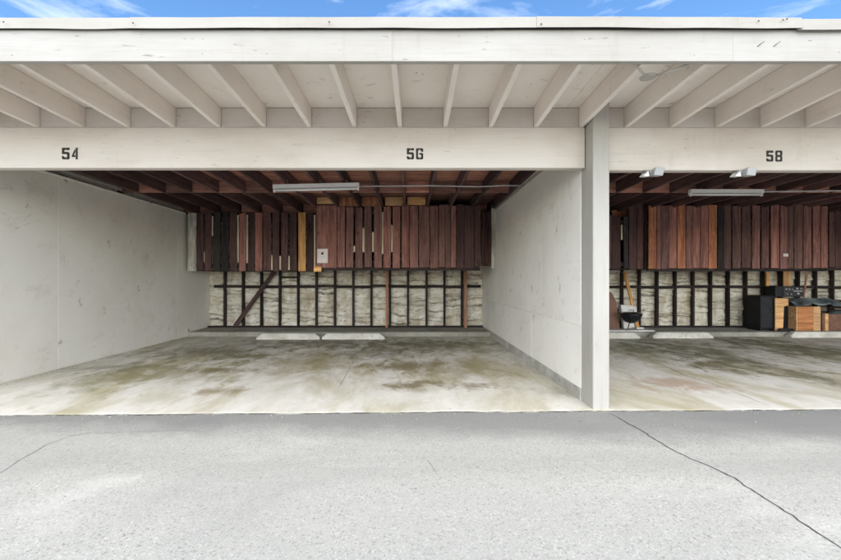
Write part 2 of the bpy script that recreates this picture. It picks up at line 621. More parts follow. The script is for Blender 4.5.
M_paper = plain('white paper notice', (0.74, 0.66, 0.63), 0.6, 0.3, 0, 0.06)
M_grey = plain('light grey cast aluminium', (0.40, 0.405, 0.40), 0.45, 0.5, 0.1, 0.05)
M_lens = plain('frosted lens', (0.80, 0.80, 0.78), 0.25, 0.5, 0, 0.03)
M_foam = plain('white foam', (0.72, 0.70, 0.66), 0.9, 0.1)
M_hard = plain('brown hardboard', (0.20, 0.105, 0.07), 0.7, 0.3, 0, 0.15)
M_ply = wood('orange veneer', (0.50, 0.165, 0.035), (0.60, 0.22, 0.055), 'X', 0.5, 0.15, 0.2, grain=0.1)
M_tarp = plain('grey green plastic sheet', (0.22, 0.26, 0.27), 0.35, 0.5, 0, 0.4, 3)
M_roof = plain('mineral roofing', (0.30, 0.29, 0.27), 0.9, 0.2)
M_steel = plain('rusty nail steel', (0.12, 0.09, 0.07), 0.6, 0.4, 0.5)

# ------------------------------------------------------------------ key planes
YF = 2.643            # fascia front
YB = 3.70             # beam front
YP = 3.555            # post front
YR = 8.92             # face of the rear wall
XL = -4.52            # inner face of the left side wall
XP0, XP1 = 1.635, 1.787   # partition wall / post
XW = -10.75           # far left end (out of view)
XE = 11.6             # inner face of the far right wall (out of view)


def zr(Y):            # underside of the rafters
    return 2.582 - (0.016 if Y > YB else 0.036) * (Y - YB)


RH = 0.186            # rafter depth


def slab_edge(x):
    return min(3.474 + 0.0212 * x, 3.62)


# ------------------------------------------------------------------ setting: ground
def ground():
    n = 40
    vs = [(-900, -900, 0), (900, -900, 0), (900, 900, 0), (-900, 900, 0)]
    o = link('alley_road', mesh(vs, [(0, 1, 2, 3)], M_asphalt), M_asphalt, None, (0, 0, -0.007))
    return tag(o, 'light grey weathered asphalt of the alley', kind='structure')


road = ground()


def slab():
    xs = [XW - 0.2 + i * (XE - XW + 0.4) / 450 for i in range(451)]
    vs, fs = [], []
    for x in xs:
        e = slab_edge(x) + 0.022 * noise.noise((x * 1.6, 1, 0)) + 0.014 * noise.noise((x * 7, 4, 0)) + 0.009 * noise.noise((x * 31, 7, 0))
        vs += [(x, e - 0.012, -0.03), (x, e, -0.004), (x, e + 0.03, 0), (x, 9.15, 0)]
    for i in range(450):
        for k in range(3):
            a = i * 4 + k
            fs.append((a, a + 4, a + 5, a + 1))
    o = link('carport_floor', mesh(vs, fs, M_slab), M_slab, None, (0, 0, 0))
    return tag(o, 'stained pale concrete parking slab under the carport', kind='structure')


floor = slab()


def crack(name, pts, wid, parent, z, seed):
    """an open crack: narrow ragged strip following photograph points on the ground"""
    P = []
    for px, py in pts:
        Y = (CAM_H - z) * F / (py - VY)
        P.append(Vector((X(px, Y), Y, z)))
    fine = []
    for a, b in zip(P, P[1:]):
        n = max(3, int((b - a).length / 0.018))
        for i in range(n):
            fine.append(a.lerp(b, i / n))
    fine.append(P[-1])
    vs, fs = [], []
    for i, p in enumerate(fine):
        t = (fine[min(i + 1, len(fine) - 1)] - fine[max(i - 1, 0)]).normalized()
        nrm = Vector((-t.y, t.x, 0))
        j = 0.016 * noise.noise((i * 0.11, seed, 0)) + 0.009 * noise.noise((i * 0.45, seed, 3))
        k = wid * (0.65 + 0.7 * abs(noise.noise((i * 0.3, seed, 9)))) * (0.35 + 0.65 * min(1, min(i, len(fine) - 1 - i) / 12))
        vs += [p + nrm * (j + k), p + nrm * (j - k * (0.6 + 0.5 * noise.noise((i * 0.7, seed, 5))))]
    for i in range(len(fine) - 1):
        a = i * 2
        fs.append((a, a + 1, a + 3, a + 2))
    o = link(name, mesh([v - P[0] for v in vs], fs, M_crack), M_crack, parent, P[0])
    return o


crack('crack', [(609, 413), (632, 425), (656, 440), (675, 451), (694, 460), (712, 467), (734, 478), (760, 495), (788, 513), (815, 530), (841, 548), (870, 566)], 0.0056, road, -0.004, 1)
crack('crack', [(-20, 482), (0, 473), (22, 459), (45, 445), (70, 436), (100, 431)], 0.0026, road, -0.004, 2)
crack('crack', [(70, 436), (95, 433), (130, 432), (180, 430.5), (215, 431)], 0.0016, road, -0.004, 3)
crack('crack', [(425, 458), (431, 466), (438, 475)], 0.0025, road, -0.004, 5)
crack('crack', [(612, 345), (640, 355), (662, 365), (680, 373), (712, 384), (740, 394), (770, 406)], 0.0042, floor, 0.003, 6)
crack('crack', [(338, 389), (346, 375), (352, 364), (362, 352)], 0.0028, floor, 0.003, 7)


# open dark joint where the asphalt meets the slab
def joint():
    vs, fs = [], []
    n = 700
    for i in range(n + 1):
        x = -4.7 + i * 13.0 / n
        e = slab_edge(x) + 0.022 * noise.noise((x * 1.6, 1, 0)) + 0.014 * noise.noise((x * 7, 4, 0)) - 0.003
        k = max(0.0004, 0.004 + 0.012 * noise.noise((x * 3.3, 21, 0)) + 0.008 * noise.noise((x * 23, 22, 0)))
        vs += [(x, e + 0.008, -0.0035), (x, e - k, -0.0035)]
    for i in range(n):
        a = i * 2
        fs.append((a, a + 1, a + 3, a + 2))
    link('joint', mesh(vs, fs, M_crack), M_crack, road, (0, 0, 0))


joint()


# rear concrete ledge in front of the back wall, one length per bay
def ledge(x0, x1, seed):
    n = 60
    vs, fs = [], []
    for i in range(n + 1):
        x = x0 + (x1 - x0) * i / n
        j = 0.008 * noise.noise((x * 5, seed, 0)) + 0.006 * noise.noise((x * 17, seed, 1))
        h = 0.090 + 0.006 * noise.noise((x * 4, seed, 3))
        vs += [(x, 8.075 + j, 0.001), (x, 8.085 + j, h - 0.012), (x, 8.10 + j, h), (x, 9.05, 0.092)]
    for i in range(n):
        for k in range(3):
            a = i * 4 + k
            fs.append((a, a + 4, a + 5, a + 1))
    return link('kerb', mesh(vs, fs, M_kerb), M_kerb, floor, (0, 0, 0))


ledge(XL - 0.02, XP0 + 0.02, 1)
ledge(XW, XL - 0.12, 3)
ledge(XP1 - 0.02, XE, 2)

# ------------------------------------------------------------------ the carport building
carport = thing('carport', 'long flat roofed carport with white timber front and dark red interior', 'carport', (1.6, 6, 0))

# roof deck: painted soffit sheets over the eave, dark boards inside
YE = YF + 0.04        # back of the fascia, front of the deck


def sheet(name, x0, x1, y0, y1, thick, mat, parent, dz=0.0):
    a, b = zr(y0) + RH + dz, zr(y1) + RH + dz
    pts = [(x0, y0, a), (x1, y0, a), (x1, y1, b), (x0, y1, b),
           (x0, y0, a + thick), (x1, y0, a + thick), (x1, y1, b + thick), (x0, y1, b + thick)]
    return hexa(name, pts, mat, parent, ((x0 + x1) / 2, (y0 + y1) / 2, a))


roof = sheet('roof', XW - 0.16, XE + 0.12, YE + 0.004, 9.12, 0.03, M_roof, carport, 0.018)
for i in range(11):    # soffit sheets end to end
    x0 = -10.83 + i * 2.05
    sheet('soffit_panel', x0 + 0.001, min(x0 + 2.05, XE + 0.1) - 0.001, YE + 0.004, YB + 0.035, 0.014, M_soffit, roof)
for i in range(9):    # ceiling boards inside run along the front
    y0 = YB + 0.10 + i * 0.585
    sheet('ceiling_board', XW - 0.15, XE + 0.11, y0 + 0.003, y0 + 0.582, 0.014, M_block, roof)

SP = 0.4235
X0R = X(400, YB)
XS = [X0R + k * SP for k in range(-25, 28)]


def rafter(x, xf, y0, y1, mat, nm='rafter'):
    h = 0.0205
    za, zb = zr(y0), zr(y1)
    pts = [(xf - h, y0, za), (xf + h, y0, za), (x + h, y1, zb), (x - h, y1, zb),
           (xf - h, y0, za + RH - 0.002), (xf + h, y0, za + RH - 0.002), (x + h, y1, zb + RH - 0.002), (x - h, y1, zb + RH - 0.002)]
    return hexa(nm, pts, mat, roof, ((x + xf) / 2, (y0 + y1) / 2, za))


for x in XS:
    j = random.uniform(-0.006, 0.006)
    rafter(x, x - 0.012 + j, YE + 0.002, YB + 0.03, M_rafter)
    rafter(x + j, x, YB + 0.095, 9.0, M_ceil)
    # short blocking between the rafters: over the beam, at mid depth, over the lockers
for a, b in zip(XS, XS[1:]):
    for a, b in (((a, XP0 + .024), (XP1 - .02, b)) if a < XP0 < b else ((a, b),)):
        if b - a < 0.07:
            continue
        hexa('blocking', [(a + .022, YB + .012, zr(YB) + .001), (b - .022, YB + .012, zr(YB) + .001), (b - .022, YB + .05, zr(YB) + .001), (a + .022, YB + .05, zr(YB) + .001),
                          (a + .022, YB + .012, zr(YB) + RH - .004), (b - .022, YB + .012, zr(YB) + RH - .004), (b - .022, YB + .05, zr(YB) + RH - .004), (a + .022, YB + .05, zr(YB) + RH - .004)],
             M_beam, roof, ((a + b) / 2, YB + .03, zr(YB)))
    for yb in (6.30, 8.14):
        z0 = zr(yb)
        box('blocking', a + .024, b - .024, yb, yb + .04, z0 + .004, z0 + RH - .004, M_block, roof)

# fascia boards and metal edge
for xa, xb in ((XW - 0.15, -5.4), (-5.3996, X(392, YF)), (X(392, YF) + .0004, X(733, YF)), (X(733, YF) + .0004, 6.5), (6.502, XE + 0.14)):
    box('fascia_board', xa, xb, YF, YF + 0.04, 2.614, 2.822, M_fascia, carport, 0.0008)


def flashing(xa, xb, seed, dz0, dz1, dy=0.0):
    n = max(6, int((xb - xa) / 0.08))
    vs, fs = [], []
    for i in range(n + 1):
        t = i / n
        x = xa + (xb - xa) * t
        dz = dz0 + (dz1 - dz0) * t + 0.004 * noise.noise((x * 1.7, seed, 0))
        lip = 0.006 * noise.noise((x * 2.1, seed, 4))
        y = YF - 0.006 + dy + 0.003 * noise.noise((x * 3, seed, 2))
        prof = [(YF + 0.20, 2.880 + dz), (y + 0.004, 2.904 + dz), (y, 2.900 + dz), (y - 0.002, 2.834 + dz + lip), (y - 0.016, 2.822 + dz + lip), (y - 0.014, 2.820 + dz + lip), (y + 0.003, 2.832 + dz + lip), (y + 0.004, 2.89 + dz), (YF + 0.20, 2.875 + dz)]
        vs += [(x, a, b) for a, b in prof]
    m = 9
    for i in range(n):
        for k in range(m):
            fs.append((i * m + k, i * m + (k + 1) % m, (i + 1) * m + (k + 1) % m, (i + 1) * m + k))
    fs.append(tuple(range(m)))
    fs.append(tuple(n * m + k for k in reversed(range(m))))
    bm = bmesh.new()
    me = mesh([(a - xa, b - YF, c - 2.85) for a, b, c in vs], fs)
    bm.from_mesh(me)
    bmesh.ops.recalc_face_normals(bm, faces=bm.faces)
    bm.to_mesh(me)
    bm.free()
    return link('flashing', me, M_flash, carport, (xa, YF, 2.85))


JX = [XW - 0.16, X(131, YF), X(536, YF), X(795, YF), 6.2, XE + 0.15]
flashing(JX[0], JX[1] + 0.03, 1, 0.000, -0.002, 0.0)
flashing(JX[1], JX[2] + 0.03, 2, -0.003, -0.002, -0.007)
flashing(JX[2], JX[3] + 0.03, 3, 0.0015, -0.009, -0.011)
flashing(JX[3], JX[4] + 0.03, 4, -0.013, -0.006, -0.007)
flashing(JX[4], JX[5], 5, -0.004, -0.004, 0.0)
for px, py in ((8, 24), (136, 25), (755, 23), (783, 21), (779, 22), (540, 26), (330, 24)):
    me = lathe_me([(0.0, 0.004), (0.004, 0.003), (0.006, 0.0)], 8)
    link('nail', me, M_steel, carport, (X(px, YF), YF - 0.028, Z(py, YF) - 0.004), (RAD(90), 0, 0))
rn = random.Random(11)
for x in XS:
    if -4.6 < x < 5.5:
        for dz in (0.05, 0.155):
            if rn.random() > 0.3:
                continue
            link('nail', lathe_me([(0.0, 0.0012), (0.0026, 0.001), (0.0034, 0.0)], 6), M_steel, carport, (x - 0.012 + rn.uniform(-.006, .006), YF - 0.0002, 2.614 + dz + rn.uniform(-.012, .012)), (RAD(90), 0, 0))
for px in (759, 775):     # two bent nails left in the fascia
    tube('nail', [(X(px - 2, YF), YF + 0.004, Z(47, YF)), (X(px, YF), YF - 0.012, Z(45, YF)), (X(px + 3, YF), YF - 0.018, Z(43, YF))], 0.0022, M_steel, carport, 6)

# beams with their stencilled stall numbers
ZB = zr(YB)
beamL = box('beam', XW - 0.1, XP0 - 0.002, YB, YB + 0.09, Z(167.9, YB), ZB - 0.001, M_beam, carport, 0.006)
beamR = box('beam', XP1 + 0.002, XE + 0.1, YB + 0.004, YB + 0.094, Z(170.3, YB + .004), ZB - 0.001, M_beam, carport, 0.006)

D5 = [[(0, 1), (.31, 1), (.31, .8), (.2, .8), (.2, .64), (.5, .64), (.62, .54), (.62, .08), (.54, 0), (.35, 0), (.35, .18), (.42, .22), (.42, .4), (.36, .45), (0, .45)],
      [(.335, 1), (.62, 1), (.62, .8), (.335, .8)],
      [(0, .3), (.12, .3), (.2, .2), (.325, .18), (.325, 0), (.08, 0), (0, .08)]]
D4 = [[(.37, 1), (.56, 1), (.56, 0), (.37, 0)], [(.27, .86), (.335, .86), (.335, .62), (.18, .36), (.335, .36), (.335, .2), (0, .2), (0, .34)]]
D6 = [[(0, .92), (.08, 1), (.30, 1), (.30, .84), (.22, .82), (.18, .77), (.18, .23), (.22, .18), (.30, .16), (.30, 0), (.08, 0), (0, .08)],
      [(.318, 1), (.54, 1), (.62, .92), (.62, .68), (.44, .68), (.44, .78), (.40, .83), (.318, .84)],
      [(.27, .57), (.54, .57), (.62, .49), (.62, .08), (.54, 0), (.318, 0), (.318, .16), (.40, .17), (.44, .22), (.44, .37), (.40, .42), (.27, .43)]]
h8 = [(0, .92), (.08, 1), (.302, 1), (.302, .85), (.22, .83), (.18, .79), (.18, .65), (.22, .61), (.302, .59), (.302, .43), (.22, .41), (.18, .37), (.18, .21), (.22, .17), (.302, .15), (.302, 0), (.08, 0), (0, .08), (0, .43), (.06, .51), (0, .59)]
D8 = [h8, [(.618 - x, z) for x, z in h8][::-1]]
DM = {'5': D5, '4': D4, '6': D6, '8': D8}


def number(txt, beam, pxs, y_top, y_bot, Yb):
    zt, zb_ = Z(y_top, Yb), Z(y_bot, Yb)
    h = zt - zb_
    for ch, (pa, pb) in zip(txt, pxs):
        wdt = X(pb, Yb) - X(pa, Yb)
        ww = max(x for pl in DM[ch] for x, z in pl)
        me = poly_me([[(x / ww * wdt, z * h) for x, z in pl] for pl in DM[ch]], 0.0012, M_ink)
        o = link('stencilled_digit', me, M_ink, beam, (X(pa, Yb), Yb - 0.0006, zb_))
        o['label'] = 'black stencilled ' + ch + ' of stall number ' + txt


number('54', beamL, ((62.0, 69.7), (72.0, 77.8)), 147.7, 159.4, YB)
number('56', beamL, ((406.8, 414.0), (416.0, 423.2)), 148.2, 159.4, YB)
number('58', beamR, ((766.2, 773.2), (775.2, 782.2)), 150.6, 161.6, YB + .004)

# post in front of the partition
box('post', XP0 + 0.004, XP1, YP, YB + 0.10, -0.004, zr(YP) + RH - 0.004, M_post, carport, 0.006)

# partition wall: footing, panels in three courses with open seams
part = box('partition_wall', XP0 + 0.016, XP1 - 0.016, YB + 0.102, 9.0, 0.09, 2.56, M_wall_p, carport, 0.0)
fb = box('footing', XP0 - 0.006, XP1 + 0.006, YB + 0.102, 9.0, -0.01, 0.112, M_foot, part, 0.008)
sheets = [(0.114, 0.7165, (5.35, 7.6)), (0.718, 2.0365, (4.9, 7.32)), (2.038, 2.565, (5.58, 7.9))]
for z0, z1, cuts in sheets:
    ys = [YB + 0.103, *cuts, 8.99]
    for a, b in zip(ys, ys[1:]):
        for xx, s in ((XP0 + random.uniform(0, .003), 1), (XP1 - 0.0145, 0)):
            box('wall_panel', xx, xx + 0.0145, a + 0.0004, b - 0.0004, z0, z1, M_wall_p, part, 0.001)
# capping strip along the top edge
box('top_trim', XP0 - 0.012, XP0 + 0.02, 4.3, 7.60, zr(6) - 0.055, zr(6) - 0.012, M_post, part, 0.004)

# left side wall: tall sheets butted with visible vertical joints, dark plate, end board and added pale strips over it
lw = box('side_wall', XL - 0.13, XL - 0.014, YB + 0.009, 9.0, -0.01, 2.475, M_wall_l, carport, 0.0)
ys = [YB + 0.005, 5.10, 6.46, 7.72, 8.99]
for a, b in zip(ys, ys[1:]):
    d = random.uniform(0, 0.003)
    box('wall_panel', XL - 0.0135 - d, XL - d, a + 0.0008, b - 0.0008, 0.012, 2.478, M_wall_l, lw, 0.002)
box('top_trim', XL - 0.03, XL + 0.012, YB + 0.1, 8.0, 2.480, 2.506, M_wall_l, lw, 0.004)
box('top_plate', XL - 0.125, XL - 0.035, YB + 0.1, 9.0, 2.478, 2.53, M_dark, lw, 0.004)
for a, b in ((YB + 0.1, 6.319), (6.32, 8.12), (8.121, 9.05)):
    box('end_board', XL - 0.16, XL - 0.128, a, b, 2.43, 2.735, M_wall_l, lw, 0.004)
for a, b in ((4.40, 6.27), (6.55, 7.75)):  # pale strips added to stand in for the lit face beyond the wall
    box('light_gap_strip', XL - 0.05, XL - 0.02, a, b, 2.556, 2.604, M_post, lw, 0.003)
box('end_wall', XE, XE + 0.12, YB + .1, 9.0, -0.01, 2.54, M_wall_p, carport, 0.004)
box('end_wall', XW - 0.12, XW, YB + .1, 9.0, -0.01, 2.54, M_wall_p, carport, 0.004)

# rear wall: studs and rails over the lumpy back of the plaster
rear = box('rear_wall', XW - 0.1, XE + 0.12, YR + 0.075, YR + 0.16, 0.0, 2.72, M_kerb, carport, 0.0)
PXL = [225, 243.3, 261.6, 280, 298.2, 316.5, 335, 353.3, 371.5, 390, 408, 426.5, 444.5, 462]
PXR = [622, 639.5, 657, 675, 693, 710.5, 728, 745.5, 763, 780.6, 797.8, 815, 832, 849.5, 867, 884.5]
PXR = [622 - 17.6 * k for k in range(7, 0, -1)] + PXR + [884.5 + 17.5 * k for k in range(1, 3)]
SX = [X(p, YR - 0.04) for p in PXL]
SXR = [X(p, YR - 0.04) for p in PXR]
for x in SX + SXR:
    j = random.uniform(-.004, .004)
    box('stud', x - .022, x + .022, YR - 0.075 + j, YR + 0.015, 0.094, 2.56, M_dark, rear, 0.004, (0, random.uniform(-.003, .003), 0))
box('sill_plate', XL + 0.01, XP0 - 0.01, YR - 0.085, YR + 0.01, 0.0925, 0.125, M_darkx, rear, 0.004)
box('sill_plate', XP1 + 0.01, XE, YR - 0.085, YR + 0.01, 0.0925, 0.125, M_darkx, rear, 0.004)


def rails(xs, zc, x_lo, x_hi):
    for a, b in zip([x_lo] + xs, xs + [x_hi]):
        if b - a < 0.06:
            continue
        z = zc + random.uniform(-.012, .012)
        box('rail', a + .024, b - .024, YR - 0.06, YR + 0.01, z - 0.032, z + 0.032, M_darkx, rear, 0.004)


rails(SX, Z(286.3, YR), X(214, YR), XP0 - 0.03)
rails(SXR, Z(287.0, YR), XP1 + 0.0, XE - 2)
a, b = SX[3], SX[4]
box('rail', a + .024, b - .024, YR - 0.06, YR + 0.01, Z(277.3, YR) - .02, Z(277.3, YR) + .02, M_darkx, rear, 0.004)


def plaster(x0, x1, seed):
    """cement pushed through lath: drooping uneven lips, brown paper and painted shade in the pockets between"""
    z0, z1 = 0.11, 2.5
    nx, nz = 12, 170
    cuts = [z0 - 0.05]
    rg = random.Random(int(seed * 100))
    while cuts[-1] < z1 + 0.2:
        cuts.append(cuts[-1] + rg.choice((0.08, 0.11, 0.13, 0.17, 0.22)) * rg.uniform(0.85, 1.15))
    tilt = [rg.uniform(-0.12, 0.12) for c in cuts]
    amps = [rg.uniform(0.010, 0.085) for c in cuts]
    gaps = [rg.choice((0.012, 0.02, 0.035, 0.055)) for c in cuts]
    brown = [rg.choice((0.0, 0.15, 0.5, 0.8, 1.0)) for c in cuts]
    vs, fs, paper_shade = [], [], []
    for i in range(nz + 1):
        z = z0 + (z1 - z0) * i / nz
        for k in range(nx + 1):
            x = x0 + (x1 - x0) * k / nx
            zz = z + 0.045 * noise.noise((x * 4.1, seed, z * 2.2)) + 0.022 * noise.noise((x * 11, seed + 3, z * 6))
            q, ph, wd = 0, 0.5, 0.1
            for c in range(len(cuts) - 1):
                lo = cuts[c] + tilt[c] * (x - x0)
                hi = cuts[c + 1] + tilt[c + 1] * (x - x0)
                if lo <= zz < hi:
                    q, wd = c, hi - lo
                    ph = (zz - lo) / wd
            gap = min(0.6, gaps[q] / wd)
            lip = (1 - 0.75 * ph) if ph > gap else 0.1 + 0.9 * (ph / gap) ** 2
            d = lip * amps[q] + 0.016 * noise.noise((x * 14, z * 14, seed)) + 0.022 * noise.noise((x * 6, z * 7, seed + 9))
            vs.append((x, YR + 0.058 - d, z))
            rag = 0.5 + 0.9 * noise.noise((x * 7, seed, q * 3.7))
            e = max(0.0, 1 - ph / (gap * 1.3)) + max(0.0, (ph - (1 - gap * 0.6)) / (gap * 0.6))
            paper_shade.append(brown[q] * min(1.0, e * 1.3) * min(1.0, max(0.0, rag + 0.25)))
    for i in range(nz):
        for k in range(nx):
            a = i * (nx + 1) + k
            fs.append((a, a + 1, a + nx + 2, a + nx + 1))
    o = Vector(((x0 + x1) / 2, YR, z0))
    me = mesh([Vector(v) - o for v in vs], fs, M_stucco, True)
    at = me.attributes.new('paper', 'FLOAT', 'POINT')  # carries the paper tint and the painted pocket shade
    at.data.foreach_set('value', paper_shade)
    return link('plaster_panel', me, M_stucco, rear, o)


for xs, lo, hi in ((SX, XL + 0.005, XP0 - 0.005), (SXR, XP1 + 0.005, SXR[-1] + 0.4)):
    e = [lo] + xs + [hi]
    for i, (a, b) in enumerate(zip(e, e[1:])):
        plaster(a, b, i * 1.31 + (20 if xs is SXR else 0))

# fresh and brown timbers nailed to the rear studs
box('stud', X(385.9, YR - .1), X(388.4, YR - .1), YR - 0.165, YR - 0.08, 0.094, Z(268, YR), M_studred, rear, 0.004, (0, RAD(0.5), 0))
box('stud', X(463.6, YR - .1), X(466.6, YR - .1), YR - 0.165, YR - 0.08, 0.094, Z(268, YR), M_studred, rear, 0.004, (0, RAD(-0.4), 0))
pA, pB = Vector((X(235, YR - .12), YR - .11, 0.13)), Vector((X(277, YR - .12), YR - .11, Z(268, YR)))
ang = math.atan2(pB.x - pA.x, pB.z - pA.z)
br = link('brace', box_me(0.092, 0.035, (pB - pA).length, 0.004, M_purple), M_purple, rear, (pA + pB) / 2, (0, ang, 0))
br['label'] = 'brown diagonal brace nailed across the studs'

# ------------------------------------------------------------------ overhead storage lockers
MK = {'r': M_red, 'p': M_purple, 'n': M_navy, 'u': M_rust, 'o': M_orange, 'w': M_pale, 's': M_stain}


def locker(label, Yf, top, bot, boards, sides, floor_col=M_darkx, depth_to=YR - 0.1, rail_px=None, frame=True):
    x0, x1 = X(boards[0][0], Yf), X(boards[-1][1], Yf)
    zt, zb_ = Z(top, Yf), Z(bot, Yf)
    t = thing('storage_locker', label, 'storage locker', ((x0 + x1) / 2, (Yf + depth_to) / 2, zb_), 'overhead storage lockers')
    for bd in boards:
        pa, pb, c = bd[:3]
        tj = bd[3] if len(bd) > 3 else random.uniform(-1.2, 1.0)
        bj = bd[4] if len(bd) > 4 else random.uniform(-0.5, 0.5)
        za, zb2 = Z(bot + bj, Yf), Z(top + tj, Yf)
        yj = random.uniform(-.006, .006)
        box('slat', X(pa, Yf) + .002, X(pb, Yf) - .002, Yf + yj, Yf + yj + 0.022, za, zb2, MK[c], t, 0.003,
            (random.uniform(-.004, .004), random.uniform(-.006, .006), random.uniform(-.02, .02)))
    for z in (zb_ + 0.09, zt - 0.12):
        box('cross_rail', x0 + .01, x1 - .01, Yf + 0.032, Yf + 0.072, z - 0.045, z + 0.045, M_darkx, t, 0.003)
    box('bottom_panel', x0 + .012, x1 - .012, Yf + 0.085, depth_to, zb_ + 0.002, zb_ + 0.022, floor_col, t, 0.003)
    if frame:
        box('bottom_frame', x0, x1, Yf + 0.034, Yf + 0.080, zb_ - 0.055, zb_ - 0.004, M_darkx, t, 0.003)
    for s, xx in ((0, x0), (1, x1 - .02)):
        if sides[s]:
            box('side_panel', xx, xx + .02, Yf + 0.085, depth_to, zb_ + 0.024, zt, sides[s], t, 0.003)
    return t


LA = locker('open slatted dark locker high against the left side wall with two cream strips', 7.93, 212.6, 270.8,
            [(187.6, 196.2, 's', 0.3), (196.6, 203.4, 'p'), (204.4, 211.2, 'p', -0.6), (213.4, 220.2, 'n'), (221.8, 228.4, 'n'), (229.8, 236.8, 'p'),
             (239.2, 246.0, 'r'), (248.2, 254.6, 'p'), (255.0, 262.3, 'r'), (263.1, 270.9, 'p'), (272.4, 279.2, 'p'), (280.8, 288.0, 'p'),
             (289.6, 296.8, 'p'), (298.2, 305.8, 'o', -0.3, 0.4), (306.8, 313.6, 'p')],
            (None, M_purple), frame=False)
# pale battens standing inside, seen through the gaps
for px, y0, y1 in ((237.9, 215, 262), (247.1, 214.5, 263), (212.3, 216, 236), (203.9, 252, 262), (271.6, 255, 270), (280.0, 256, 270), (289.0, 256, 270), (314.6, 215, 268)):
    box('batten', X(px - 1.1, 7.97), X(px + 1.1, 7.97), 7.957, 7.967, Z(y1, 7.96), Z(y0, 7.96), M_pale, LA, 0.002)

LB = locker('closed red brown board locker with white notice beside the partition wall', 7.46, 205.4, 267.6,
            [(316.3, 336.8, 'r', -0.3), (337.2, 345.0, 'r', 0.8), (346.0, 353.5, 'r', 1.6), (355.2, 362.4, 'r', 1.9), (364.4, 371.8, 'r'), (374.0, 381.8, 'r'), (383.4, 391.0, 'r', 1.2),
             (392.6, 400.2, 'r', 1.0), (401.7, 409.0, 'r'), (409.5, 418.2, 'r', 0.5), (419.0, 429.4, 'r', 0.0), (430.0, 438.2, 'r'), (438.9, 445.0, 'r'),
             (445.2, 450.5, 'r'), (450.8, 456.2, 'r'), (456.6, 464.0, 'p'), (464.2, 474.0, 'p'), (474.3, 480.8, 'p')],
            (M_red, M_purple))
for px, y0, y1 in ((363.4, 228, 252), (373.0, 232, 252), (382.6, 212, 254), (391.9, 225, 252), (354.4, 246, 252)):
    box('batten', X(px - 0.9, 7.49), X(px + 0.9, 7.49), 7.485, 7.493, Z(y1, 7.49), Z(y0, 7.49), M_pale, LB, 0.002)
# raw plywood pieces closing the top of that locker
for pa, pb, y0, y1, mm in ((316.8, 335.2, 194.6, 204.0, M_orangex), (339.2, 358.2, 196.5, 206.2, M_rust), (361.8, 380.6, 195.5, 206.2, M_rust), (385.0, 403.0, 194.2, 205.6, M_orangex), (407.4, 425.6, 194.6, 205.0, M_orangex)):
    yy = 7.475
    box('top_board', X(pa, yy), X(pb, yy), yy, yy + .014, Z(y1, yy), Z(y0, yy), mm, LB, 0.002)
# offcut block under the left corner
box('corner_block', X(313.5, 7.44), X(321.2, 7.44), 7.445, 7.49, Z(271.6, 7.44), Z(266.6, 7.44), M_orangex, LB, 0.003)
# recess beside the partition and its whitewashed end board
for pa, pb in ((481.6, 484.6), (484.9, 488.0), (488.3, 491.2)):
    box('slat', X(pa, 7.80), X(pb, 7.80), 7.80, 7.82, Z(266.0, 7.80), Z(211.5, 7.80), M_purple, LB, 0.002)
box('end_board', X(491.4, 7.62), X(497.5, 7.62) + .004, 7.60, 7.635, Z(268.5, 7.62), Z(203.5, 7.62), M_stain, LB, 0.004)

# printed notice: sheet with a small dark emblem and two lines
nz0, nz1 = Z(263.0, 7.44), Z(248.8, 7.44)
nx0, nx1 = X(317.2, 7.44), X(327.8, 7.44)
notice = thing('notice', 'small white paper notice fixed low on the red brown locker', 'notice', ((nx0 + nx1) / 2, 7.44, nz0))
box('paper', nx0, nx1, 7.4405, 7.4425, nz0, nz1, M_paper, notice, 0.0)
nh = nz1 - nz0
nw = nx1 - nx0
link('emblem', poly_me([[(-.022, 0), (.012, 0), (.026, -.016), (.012, .012), (.024, .042), (-.004, .05), (-.028, .03)]], 0.001, M_ink), M_ink, notice, (nx0 + nw * .5, 7.4402, nz0 + nh * .58))
for k, (zz, ww) in enumerate(((.43, .30), (.30, .22))):
    link('text_line', poly_me([[(nw * (-ww + i * ww * 2 / 7), 0), (nw * (-ww + (i + .7) * ww * 2 / 7), 0), (nw * (-ww + (i + .7) * ww * 2 / 7), .010), (nw * (-ww + i * ww * 2 / 7), .010)] for i in range(7)], 0.0008, M_pipe),
         M_pipe, notice, (nx0 + nw * .5, 7.4402, nz0 + nh * zz))

LC = locker('dark boarded locker partly hidden behind the white post, with taller boards at its right', 7.62, 216.0, 268.8,
            [(496.5 + 8.0 * k, 503.6 + 8.0 * k, 'prp'[k % 3]) for k in range(14)] + [(608.6, 612.0, 'p'), (612.3, 620.8, 'p', 0.2), (623.6, 628.2, 'n', 0.4), (629.0, 637.0, 'p', -15.0, 0.6), (637.2, 643.4, 'p', -15.5), (644.4, 647.8, 'n', -16.5)],
            (None, None), frame=False)
box('batten', X(620.9, 7.66), X(622.6, 7.66), 7.655, 7.665, Z(240, 7.66), Z(221, 7.66), M_pale, LC, 0.002)
box('top_board', X(612.0, 7.9), X(630, 7.9), 7.9, 7.915, Z(217.5, 7.9), Z(209, 7.9), M_rust, LC, 0.003, (0, RAD(-9), 0))
LD = locker('plain locker faced in flat boards with three orange brown uprights', 7.50, 205.2, 268.5,
            [(648.6, 656.4, 'u', 0, 0.2), (656.9, 661.0, 'r'), (661.3, 669.2, 'r', 0.4), (669.4, 676.8, 'r', 0.2), (677.2, 685.4, 'u', -0.6, 0), (686.0, 693.2, 'r', 0.4), (693.4, 700.6, 'r', 0.5),
             (701.0, 708.2, 'r', 0.2), (708.6, 717.0, 'u', -0.4, 0)], (M_purple, M_purple))
